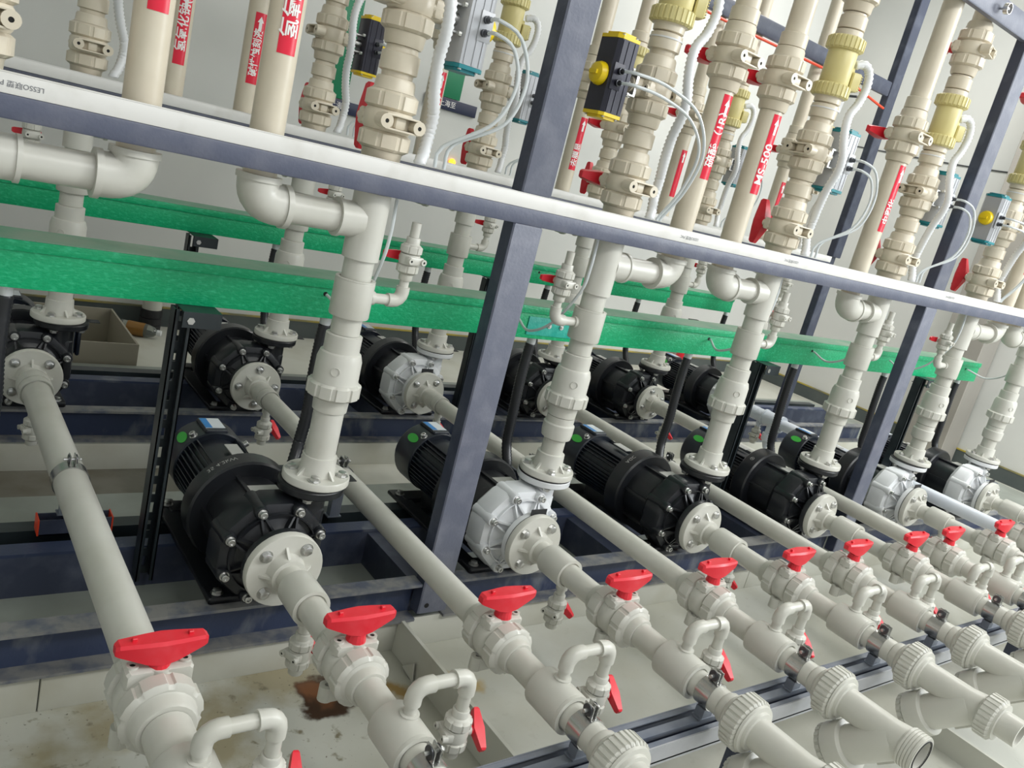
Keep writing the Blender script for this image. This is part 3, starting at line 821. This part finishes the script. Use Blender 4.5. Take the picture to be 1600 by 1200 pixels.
# clamp part way along the thick first rear line, on a red capped strut stub
c = thing('pipe_clamp', T(XB[0], 2.075, -1) @ AX_MY, 'steel clamp halfway along the thick pipe at far left', 'clamp')
clamp_kit(.040, .0905).put(c)
t = thing('strut_stub', (.345, 2.045, SKID + .0005), 'short navy strut with orange red end caps under the thick pipe', 'strut')
part('stub_channel', MB().box((.004, 0, 0), (.166, .003, .041)).box((.004, .038, 0), (.166, .041, .041)).box((.004, 0, 0), (.166, .041, .003)), 'navy', t)
for a in (0, .166): part('end_cap', MB().box((a, -.002, 0), (a + .004, .043, .043), ch=.001), 'orange', t)
for (row, XS, ii) in (('rear', XB, (1, 2, 3, 4)),):
    for i in ii:
        c = thing('pipe_clamp', T(XS[i], 2.06, -1) @ AX_MY, f'steel clamp on the long pipe of the {ORD[i]} rear pump, between the front motors', 'clamp')
        clamp_kit(.031, .134).put(c)
# ------------------------------------------------------------------ discharge risers and the valve stacks above the shelf
ME_DFL = MB().lathe([(.032, 0), (.078, 0), (.081, .003), (.081, .017), (.079, .020), (.046, .020), (.043, .028), (.041, .066), (.036, .067)], I4, 36).mesh('flange', 'pp')
def strip_on_pipe(r, z0, z1, a0, a1, k=8):
    mb = MB(); v = []
    for z in (z0, z1):
        for j in range(k + 1):
            a = a0 + (a1 - a0) * j / k; v.append((r * math.sin(a), -r * math.cos(a), z))
    return mb.add(v, [(j, j + 1, k + 2 + j, k + 1 + j) for j in range(k)])
def label_band(parent, x, r, z0, z1, txt, size, arrow, zt, ang=.0, yy=0):
    p = part('red_label', MB().add([], []) if False else strip_on_pipe(r + .0006, z0, z1, ang - .55, ang + .55), 'redlab', parent, T(x, yy, 0), label='red printed label' if not txt else 'red label with white writing and arrow')
    wrap = lambda u, v: ((r + .0014) * math.sin(ang - v / r), -(r + .0014) * math.cos(ang - v / r), u)
    if txt: words(txt, size, p, lambda a, b: wrap(zt + a, b), bold=.0006, bend=True)
    if arrow:
        za = z1 - .058
        v = []
        for (u, w) in ((0, -.005), (0, .005), (.028, .005), (.028, .010), (.047, 0), (.028, -.010), (.028, -.005)): v.append(wrap(za + u, w))
        part('arrow', MB().add(v, [(0, 1, 2, 6), (3, 4, 5, 6, 2)] if False else [(0, 1, 2, 6), (2, 3, 4), (2, 4, 6), (6, 4, 5)]), 'ink', p)
    return p

def elbow(parent, p0, d0, p1, d1, r, name='elbow'):
    """bend between direction d0 (arriving) and d1 (leaving) with socket mouths"""
    p0, d0, p1, d1 = map(Vector, (p0, d0, p1, d1))
    c = p0 + d0 * ((p1 - p0).dot(d0))          # corner
    R = (c - p0).length
    k = .72
    pts = [p0, p0 + d0 * .012]
    a = c - d0 * R * k + Vector((0, 0, 0)); b = c + d1 * ((p1 - c).length) * k
    rr = [r * 1.09, r * 1.09]
    pts += [p0 + d0 * .0121]; rr.append(r)
    for i in range(9):
        t = i / 8
        pts.append((1 - t) ** 2 * a + 2 * t * (1 - t) * c + t * t * b); rr.append(r)
    pts += [p1 - d1 * .0121, p1 - d1 * .012, p1]; rr += [r, r * 1.09, r * 1.09]
    return part(name, MB().tube(pts, rr, 22), 'pp', parent)

def tap(root, side, z=-.375 + 1, yy=0, rad=.046):
    """small tapping: stub sideways, elbow up"""
    s = side; g = T(0, yy, z)
    part('tapping_pipe', MB().cyl(.0125, rad - .006, .098, g @ Ry(s * PI / 2), 14).tubecyl(.0165, .011, rad - .001, rad + .008, g @ Ry(s * PI / 2), 14), 'pp', root)
    pts = [(s * .090, 0, 0), (s * .104, 0, 0)] + [(s * (.104 + .022 * math.sin(q)), 0, .022 - .022 * math.cos(q)) for q in (.4, .8, 1.2, PI / 2)] + [(s * .126, 0, .036)]
    part('elbow', MB().tube(pts, .0162, 14, g), 'pp', root)
    part('tapping_pipe', MB().cyl(.0115, .036, .052, g @ T(s * .126, 0, 0), 14), 'pp', root)
    return s * .126

def riser(row, i, x, y, side, tapside, labtxt, labsize, zt, arrow=True, off=.25, low='pipe', labz=(.09, .325), rlow=.0365, upper=True, stack=True):
    """local z = world z + 1"""
    nm = f'{ORD[i]} {row} pump' if i is not None else 'unseen pump at far left'
    root = thing('discharge_pipe', T(x, y, -1), f'beige discharge riser and branch rising from the {nm}', 'pipe', 'beige discharge risers')
    Z = lambda z: z + 1
    sx = side * off
    if i is not None:
        f = link('flange', ME_DFL, root, T(0, 0, Z(-.8384)))
        for k in range(4):
            a = PI / 4 + k * PI / 2 + .3
            link('bolt', ME_HEX, f, T(.061 * math.cos(a), .061 * math.sin(a), .0202))
            link('gusset', ME_GUS, f, Rz(a + PI / 4) @ T(.0, 0, -.002))
        if low == 'pipe':
            part('pipe', MB().cyl(rlow, Z(-.772), Z(-.656)), 'pp', root)
        else:
            part('pipe', MB().cyl(.033, Z(-.772), Z(-.656)), 'pp', root)
            part('reducer', MB().lathe([(.034, Z(-.728)), (.044, Z(-.722)), (.0465, Z(-.706)), (.0465, Z(-.680)), (.041, Z(-.676)), (.041, Z(-.6565)), (.034, Z(-.656))]), 'pp', root)
        cv = thing('check_valve', T(x, y, -.6558), f'beige check valve with wide union nut on the riser of the {nm}', 'valve', 'beige check valves on the risers')
        part('lower_collar', MB().lathe([(.036, 0), (.041, .001), (.0425, .030), (.050, .036)], I4, 28), 'pp', cv)
        part('union_nut', MB().gear(.0635, .060, 10, .036, .074, I4, .66, .005), 'pp', cv)
        part('body', MB().lathe([(.0545, .0742), (.0535, .080), (.053, .128), (.048, .145), (.0425, .148), (.0425, .188), (.034, .1905)], I4, 28), 'pp', cv)
        part('raised_mark', MB().tubecyl(.011, .009, .0525, .0545, T(0, 0, .108) @ Rz(-2.1) @ AX_X, 16), 'pp', cv)
        part('pipe', MB().cyl(.0345, Z(-.4645), Z(-.42)), 'pp', root)
        part('coupling', lipped(.0465, .0345, Z(-.423), Z(-.333), I4, .004), 'pp', root)
        part('pipe', MB().cyl(.0345, Z(-.336), Z(-.286)), 'pp', root)
        dx = tap(root, tapside)
        tv = thing('tapping_valve', T(x + dx, y, -.375 + .052 + .0517) @ Rz(PI / 2 + .15), f'small union valve on the tapping beside the riser of the {nm}', 'valve', 'small tapping valves')
        KSt.put(tv)
        part('tapping_top', MB().cyl(.0115, Z(-.2195), Z(-.185), T(dx, 0, 0), 14), 'pp', root)
    if i is not None or stack:
        part('tee', MB().lathe([(.0345, Z(-.288)), (.042, Z(-.287)), (.042, Z(-.137)), (.0345, Z(-.136))], I4, 28).lathe([(.040, .02), (.040, .070), (.043, .0705), (.043, .079), (.035, .0795)], T(0, 0, Z(-.203)) @ Ry(side * PI / 2), 26), 'pp', root)
        part('pipe', MB().cyl(.036, Z(-.138), Z(-.0705)), 'pp', root)
    part('branch_pipe', MB().cyl(.0335, .070, off - .066, T(0, 0, Z(-.203)) @ Ry(side * PI / 2)), 'pp', root)
    elbow(root, (side * (off - .068), 0, Z(-.203)), (side, 0, 0), (sx, 0, Z(-.146)), (0, 0, 1), .0425)
    part('second_riser', MB().cyl(.0342, Z(-.150), Z(.3345), T(sx, 0, 0)), 'pp2', root)
    label_band(root, sx, .0342, Z(labz[0]), Z(labz[1]), labtxt, labsize, arrow, Z(zt))
    if upper:
        part('second_riser', MB().cyl(.0342, Z(.5155), Z(1.3), T(sx, 0, 0)).lathe([(.036, Z(.5155)), (.0405, Z(.517)), (.0405, Z(.553)), (.035, Z(.556))], T(sx, 0, 0)), 'pp2', root)
        v = thing('union_ball_valve', T(x + sx, y, .425) @ Rz(PI / 2 + .05), f'red lever valve on the branch riser above the shelf, {nm}', 'valve', 'valves on the branch risers')
        KVw['y'].put(v)
    else:
        part('second_riser', MB().cyl(.0342, Z(.3345), Z(1.3), T(sx, 0, 0)), 'pp2', root)
    return root

def stack(row, i, x, y, act, aside, low_red=True, full=True, conduit=True, nm=None, tubes=True):
    nm = nm or f'{ORD[i]} {row} pump'
    v = thing('union_ball_valve', T(x, y, .0195) @ Rz(PI / 2 + .02), f'beige union valve with red lever just above the shelf, over {nm}', 'valve', 'lower valves of the stacks')
    KVw['y' if (row == 'front' and i == 1) else 'z'].put(v)
    root = thing('stack_pipe', T(x, y, .11), f'beige stepped pipe between the stack valves over the {nm}', 'pipe', 'stepped pipes in the valve stacks')
    part('reducer', MB().lathe([(.034, 0), (.0345, .010), (.042, .013), (.042, .050), (.036, .053), (.034, .0645)]), 'pp2', root)
    if act:
        m = T(x, y, .265) @ (I4 if aside > 0 else Ry(PI))
        a = thing('actuated_valve', m, f'valve with {"grey teal capped" if act == "teal" else "black yellow capped"} pneumatic actuator over the {nm}', 'actuator', 'valves with pneumatic actuators')
        KA[act].put(a)
    else:
        a = thing('union_ball_valve', T(x, y, .265) @ Rz(PI / 2 + .3), f'beige union valve in the middle of the stack over the {nm}', 'valve', 'lower valves of the stacks')
        KVw['y'].put(a)
    part('reducer', MB().lathe([(.034, .2455), (.0345, .258), (.0425, .261), (.0425, .300), (.034, .3045)]), 'pp2', root)
    if full:
        f = thing('flow_switch', T(x, y, .525) @ Rz(-.45), f'pale yellow flow switch with ribbed nuts in the stack over the {nm}', 'flow switch', 'pale yellow flow switches')
        KF.put(f)
        part('reducer', MB().lathe([(.034, .5255), (.0415, .528), (.0415, .565), (.034, .570), (.034, .575)]), 'pp2', root)
        if i is not None and row == 'front' and i in (2, 3, 4, 5):
            v = thing('union_ball_valve', T(x, y, .777) @ Rz(PI / 2 + .25), f'beige top valve of the stack over the {nm}', 'valve', 'top valves of the stacks')
            KVw['y'].put(v)
            part('top_pipe', MB().cyl(.034, .7575, 1.0), 'pp2', root)
        else:
            part('top_pipe', MB().cyl(.034, .575, 1.1), 'pp2', root)
    if conduit:
        q = Rz(-.45)
        w = lambda p: q @ Vector(p)
        pts = [w((.0535, 0, .022)), w((.085, 0, .030)), w((.107, 0, .012)), w((.112, -.005, -.03)), w((.100, -.01, -.085)), w((.078, -.02, -.125)), (.047, -.064, -.17), (.040, -.080, -.215), (.040, -.094, -.26), (.044, -.090, -.305), (.052, -.068, -.36), (.070, -.047, -.42), (.090, -.030, -.47), (.090, -.028, -.515), (.076, -.048, -.555), (.066, -.057, -.570), (.065, -.058, -.5775)]
        sp = spline(pts, .0055)
        rr = [.0146 if k % 2 else .0118 for k in range(len(sp))]
        single('corrugated_conduit', MB().tube(sp, rr, 10), 'hose', f'white corrugated conduit winding down the stack over the {nm}', 'conduit', 'white corrugated conduits', T(x, y, .525), ang=60)
        t = thing('cable_tie', T(x, y, .345), f'thin white cable tie around the conduit and stack over the {nm}', 'cable tie', 'white cable ties')
        part('strap', MB().tubecyl(.0442, .0432, .0, .004, T(0, 0, .052), 24), 'hose', t)
        part('tail', MB().box((.0440, -.002, .052), (.060, .001, .056)), 'hose', t)
    if act and tubes:
        for k, dz in enumerate((-.014, .014)):
            s = aside
            p0 = Vector((s * .162, -.0636, dz))
            if s > 0:
                base = [(.162, -.0636, -.014), (.162, -.0936, -.014), (.202, -.1136, -.034), (.227, -.1186, -.104), (.197, -.1086, -.194), (.112, -.060, -.27), (.106, -.056, -.316)]
                more = [(0, 0, .028), (0, 0, .028), (.012, 0, .026), (.024, 0, .016), (.030, 0, .006), (.026, 0, .010), (.024, 0, 0)]
                pts = [Vector(u) + Vector(w_) * k for u, w_ in zip(base, more)]
            else:
                pts = [p0, p0 + Vector((.01, -.03, .0)), p0 + Vector((.09 + .01 * k, -.055, -.006)), Vector((.03 + .022 * k, -.135, -.05 + .02 * k)), Vector((.096 + .018 * k, -.135, -.12)), Vector((.112 + .014 * k, -.10, -.22)), Vector((.098 + .012 * k, -.062, -.300)), Vector((.094 + .012 * k, -.058, -.316))]
            single('air_tube', MB().tube(spline(pts, .012), .0042, 8), 'tube', f'thin white air tube from the {"upper" if k else "lower"} actuator port over the {nm}', 'tube', 'thin white air tubes', T(x, y, .265))
    if row == 'front':
        # air tubes carry on below the shelf towards the tray
        sd = -FR[i][0] if i is not None else -1
        pts = [(.055 * sd, -.012, -.1365), (.056 * sd, -.014, -.22), (.056 * sd, .0, -.29), (.066 * sd, .07, -.40), (.07 * sd, .16, -.452), ({0: .05, 2: .107, 3: .071, 5: .004}.get(i, .06 * sd), .2375, -.433)]
        single('air_tube', MB().tube(spline(pts, .012), .0042, 8), 'tube', f'thin white tube hanging below the shelf beside the {nm} riser', 'tube', 'tubes below the shelf', T(x, y, 0))

FR = [(-1, 1, '氢氧化钠', .038, .120), (1, -1, '硫酸（1R）', .034, .125), (-1, 1, 'MS-500', .040, .118), (-1, 1, '中和化', .030, .118), (1, -1, '', .03, .1), (-1, 1, '', .03, .1)]
OFF = [.258, .262, .245, .212, .30, .272]
for i, (s, ts, tx, sz, zt) in enumerate(FR):
    riser('front', i, DF[i], YR, s, ts, tx, sz, zt, off=OFF[i], low='pipe' if i in (0, 2, 3) else 'reducer', upper=i != 0)
    stack('front', i, DF[i], YR, ['teal', 'black', 'teal', 'teal', 'teal', None][i], [1, -1, 1, 1, -1, 1][i])
# the pump beyond the left edge: only its branch, stack and riser reach into view
riser('front', None, .118, YR, 1, 1, '', .03, .1, off=.262, labz=(.098, .33), upper=False)
stack('front', None, .118, YR, None, 1, full=False, conduit=False, nm='unseen pump at far left')
RR = [(1, -1, '氢氧化钠(碱)', .036, .075, .25), (-1, 1, '碱性蚀刻液', .030, .06, .255), (-1, 1, '硫酸(1R)', .03, .06, .268), (-1, 1, '去膜显', .034, .05, .215), (-1, 1, '', .03, .05, .28), (-1, 1, '', .03, .05, .225)]
for i, (s, ts, tx, sz, zt, of) in enumerate(RR):
    riser('rear', i, DB[i], YR + DY, s, ts, tx, sz, zt, off=of, low='pipe' if i in (0, 1) else 'reducer', labz=(.035, .26))
    stack('rear', i, DB[i], YR + DY, [None, 'black', 'teal', None, 'teal', None][i], 1, conduit=True)

# ------------------------------------------------------------------ black corrugated conduits from tray to motor
def motor_conduit(x, yt, zt, xe, ye, ze, lab):
    t = thing('motor_conduit', (0, 0, 0), lab, 'conduit', 'black corrugated motor conduits')
    part('white_gland', MB().lathe([(.014, 0), (.015, .004), (.015, .022), (.012, .026)], T(x, yt, zt - .027), 14), 'hose', t)
    sp = spline([(x, yt, zt - .027), (x - .003, yt, zt - .08), (x - .006, yt - .004, zt - .17), (x - .004, yt - .008, zt - .27), (x + (xe - x) * .4, yt * .5 + ye * .5 + .008, ze + .08), (xe, ye, ze + .02), (xe, ye, ze)], .005)
    part('hose', MB().tube(sp, [.0174 if k % 2 else .0156 for k in range(len(sp))], 12), 'hosek', t, ang=50)
HX = [.186, .154, .183, .152, .16, .16]
for i, x in enumerate(XF):
    motor_conduit(x + HX[i], 2.0, -.498, x + .152, 1.960, -.9425, f'black corrugated conduit from the front green tray to the motor of the {ORD[i]} front pump')
motor_conduit(.228, 2.0, -.498, .19, 1.96, -.95, 'black corrugated conduit under the tray at the far left edge')
for i, x in enumerate(XB):
    motor_conduit(x + .158, 2.02 + DY, -.535, x + .152, 1.960 + DY, -.9425, f'black corrugated conduit from the rear green tray to the motor of the {ORD[i]} rear pump')

# ------------------------------------------------------------------ things at the back
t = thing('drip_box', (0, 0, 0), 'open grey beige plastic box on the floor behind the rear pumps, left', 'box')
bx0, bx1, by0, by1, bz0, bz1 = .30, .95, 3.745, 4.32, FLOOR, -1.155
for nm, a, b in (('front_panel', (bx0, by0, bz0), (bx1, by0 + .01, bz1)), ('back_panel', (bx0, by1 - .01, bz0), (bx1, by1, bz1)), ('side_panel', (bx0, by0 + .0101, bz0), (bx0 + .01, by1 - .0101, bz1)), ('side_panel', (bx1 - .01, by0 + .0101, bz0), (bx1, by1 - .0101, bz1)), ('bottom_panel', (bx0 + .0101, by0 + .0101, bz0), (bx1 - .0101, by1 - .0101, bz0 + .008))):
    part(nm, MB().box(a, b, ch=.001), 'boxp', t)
t = thing('plastic_bottle', T(1.14, 4.52, FLOOR + .037) @ Rz(-.5) @ AX_X @ Matrix.Scale(.8, 4), 'amber labelled clear bottle lying on the floor by the back wall', 'bottle')
part('bottle_body', MB().lathe([(.03, -.13), (.045, -.12), (.045, .05), (.03, .09), (.017, .105)], I4, 20), 'clear', t)
part('paper_label', MB().tubecyl(.0465, .0455, -.08, .03, I4, 20), 'amber', t)
part('cap', MB().cyl(.02, .105, .135, I4, 16, .003), 'hose', t)
t = thing('sheet_roll', T(.80, 4.55, FLOOR + .05) @ AX_X, 'white roll of sheet lying against the back wall', 'roll')
part('roll', MB().tubecyl(.05, .03, -.1, .22, I4, 24), 'pvc', t)
part('core', MB().tubecyl(.0298, .022, -.1, .222, I4, 20), 'sticker', t)
t = thing('wall_pipe', T(1.22, 4.66, FLOOR), 'short pipe stub with black ribbed collar at the back wall', 'pipe')
part('pipe', MB().cyl(.05, .1205, .25), 'pps', t)
part('ribbed_collar', MB().lathe([(.056, 0), (.056, .03), (.05, .034), (.056, .038), (.056, .07), (.05, .074), (.056, .078), (.056, .118), (.05, .12)], I4, 24), 'rub', t)
t = thing('fire_extinguisher', T(5.55, 4.62, FLOOR), 'red extinguisher standing in the far right corner', 'fire extinguisher')
part('cylinder', MB().lathe([(.06, 0), (.065, .01), (.065, .34), (.03, .40), (.02, .41)], I4, 20), 'red', t)
part('valve_head', MB().cyl(.02, .41, .45).box((-.07, -.012, .45), (.04, .012, .475)), 'rub', t)
# boards on the back wall
def board(x0, x1, z0, z1, tx, lab, post=None):
    t = thing('wall_board', (x0, 4.735, z0), lab, 'board', 'green and dark blue boards on the back wall')
    w = x1 - x0; h = z1 - z0
    part('green_panel', MB().box((0, 0, .075), (w * .62, .014, h), ch=.001), 'greenp', t)
    b = part('blue_strip', MB().box((-.02, -.004, 0), (w, .014, .07), ch=.001), 'navyb', t)
    words(tx, .042, b, lambda a, c: (.01 + a, -.0048, .036 + c))
    return t
board(1.96, 2.25, .03, .92, '21  上海至', 'green wall board with dark blue strip, left of the first teal actuator')
board(2.66, 3.02, .21, .55, '21  上海至', 'green wall board with dark blue strip, below the large teal actuator')
single('pilot_lamp', MB().lathe([(.022, 0), (.022, .01), (.017, .022), (.008, .028)], Rx(PI / 2), 16), 'lamp', 'small glowing orange pilot lamp on the back wall', 'lamp', None, T(2.93, 4.745, -.09))
# orange tube along the rear top rail, thin cable on the right wall, white canister
single('orange_tube', MB().tube(spline([(1.9, 2.878, .90), (2.5, 2.875, .858), (3.2, 2.875, .846), (4.0, 2.875, .846), (4.47, 2.878, .80)], .05), .007, 8), 'orange', 'orange tube running along the rear top rail', 'tube')
single('wall_cable', MB().tube(spline([(6.716, 4.6, .87), (6.714, 3.4, .84), (6.714, 2.2, .86), (6.716, 1.2, .80)], .1), .005, 6), 'dsteel', 'thin grey cable stretched along the right wall', 'cable')
t = thing('white_canister', T(4.28, 3.10, .70), 'translucent white canister with clear neck by the rear top rail', 'canister')
part('canister_body', MB().lathe([(.05, 0), (.075, .02), (.08, .10), (.06, .14), (.025, .16)], I4, 20), 'hose', t)
part('neck', MB().cyl(.03, .16, .24), 'clear', t)
part('hanger', MB().box((-.006, -.165, .105), (.006, -.081, .117)), 'dsteel', t)
# hose clamps hanging on the front top rail
for k, x in enumerate((2.80, 3.02)):
    t = thing('pipe_clamp', T(x, 1.615, .905), f'small steel clamp bolted to the front top rail, {"left" if k == 0 else "right"} of the two', 'clamp')
    part('band', MB().tubecyl(.018, .016, -.008, .008, Rx(PI / 2)), 'steel', t)
    part('clamp_bolt', MB().cyl(.004, .0, .028, Rx(-PI / 2) @ T(0, 0, -.004), 8), 'steel', t)
# white PVC drain on the last rear line
t = thing('drain_tee', T(XB[5], 2.60, -1), 'white drain tee and stepped plug on the bluish white suction pipe', 'pipe tee')
part('tee_sleeve', MB().tubecyl(.043, .0323, -.05, .05, AX_Y, 24).tubecyl(.047, .0323, -.062, -.0502, AX_Y, 24).tubecyl(.047, .0323, .0502, .062, AX_Y, 24), 'ppw', t)
part('stepped_plug', MB().lathe([(.026, -.035), (.026, -.075), (.036, -.078), (.036, -.115), (.024, -.125), (.016, -.15), (.009, -.165)], I4, 18), 'ppw', t)
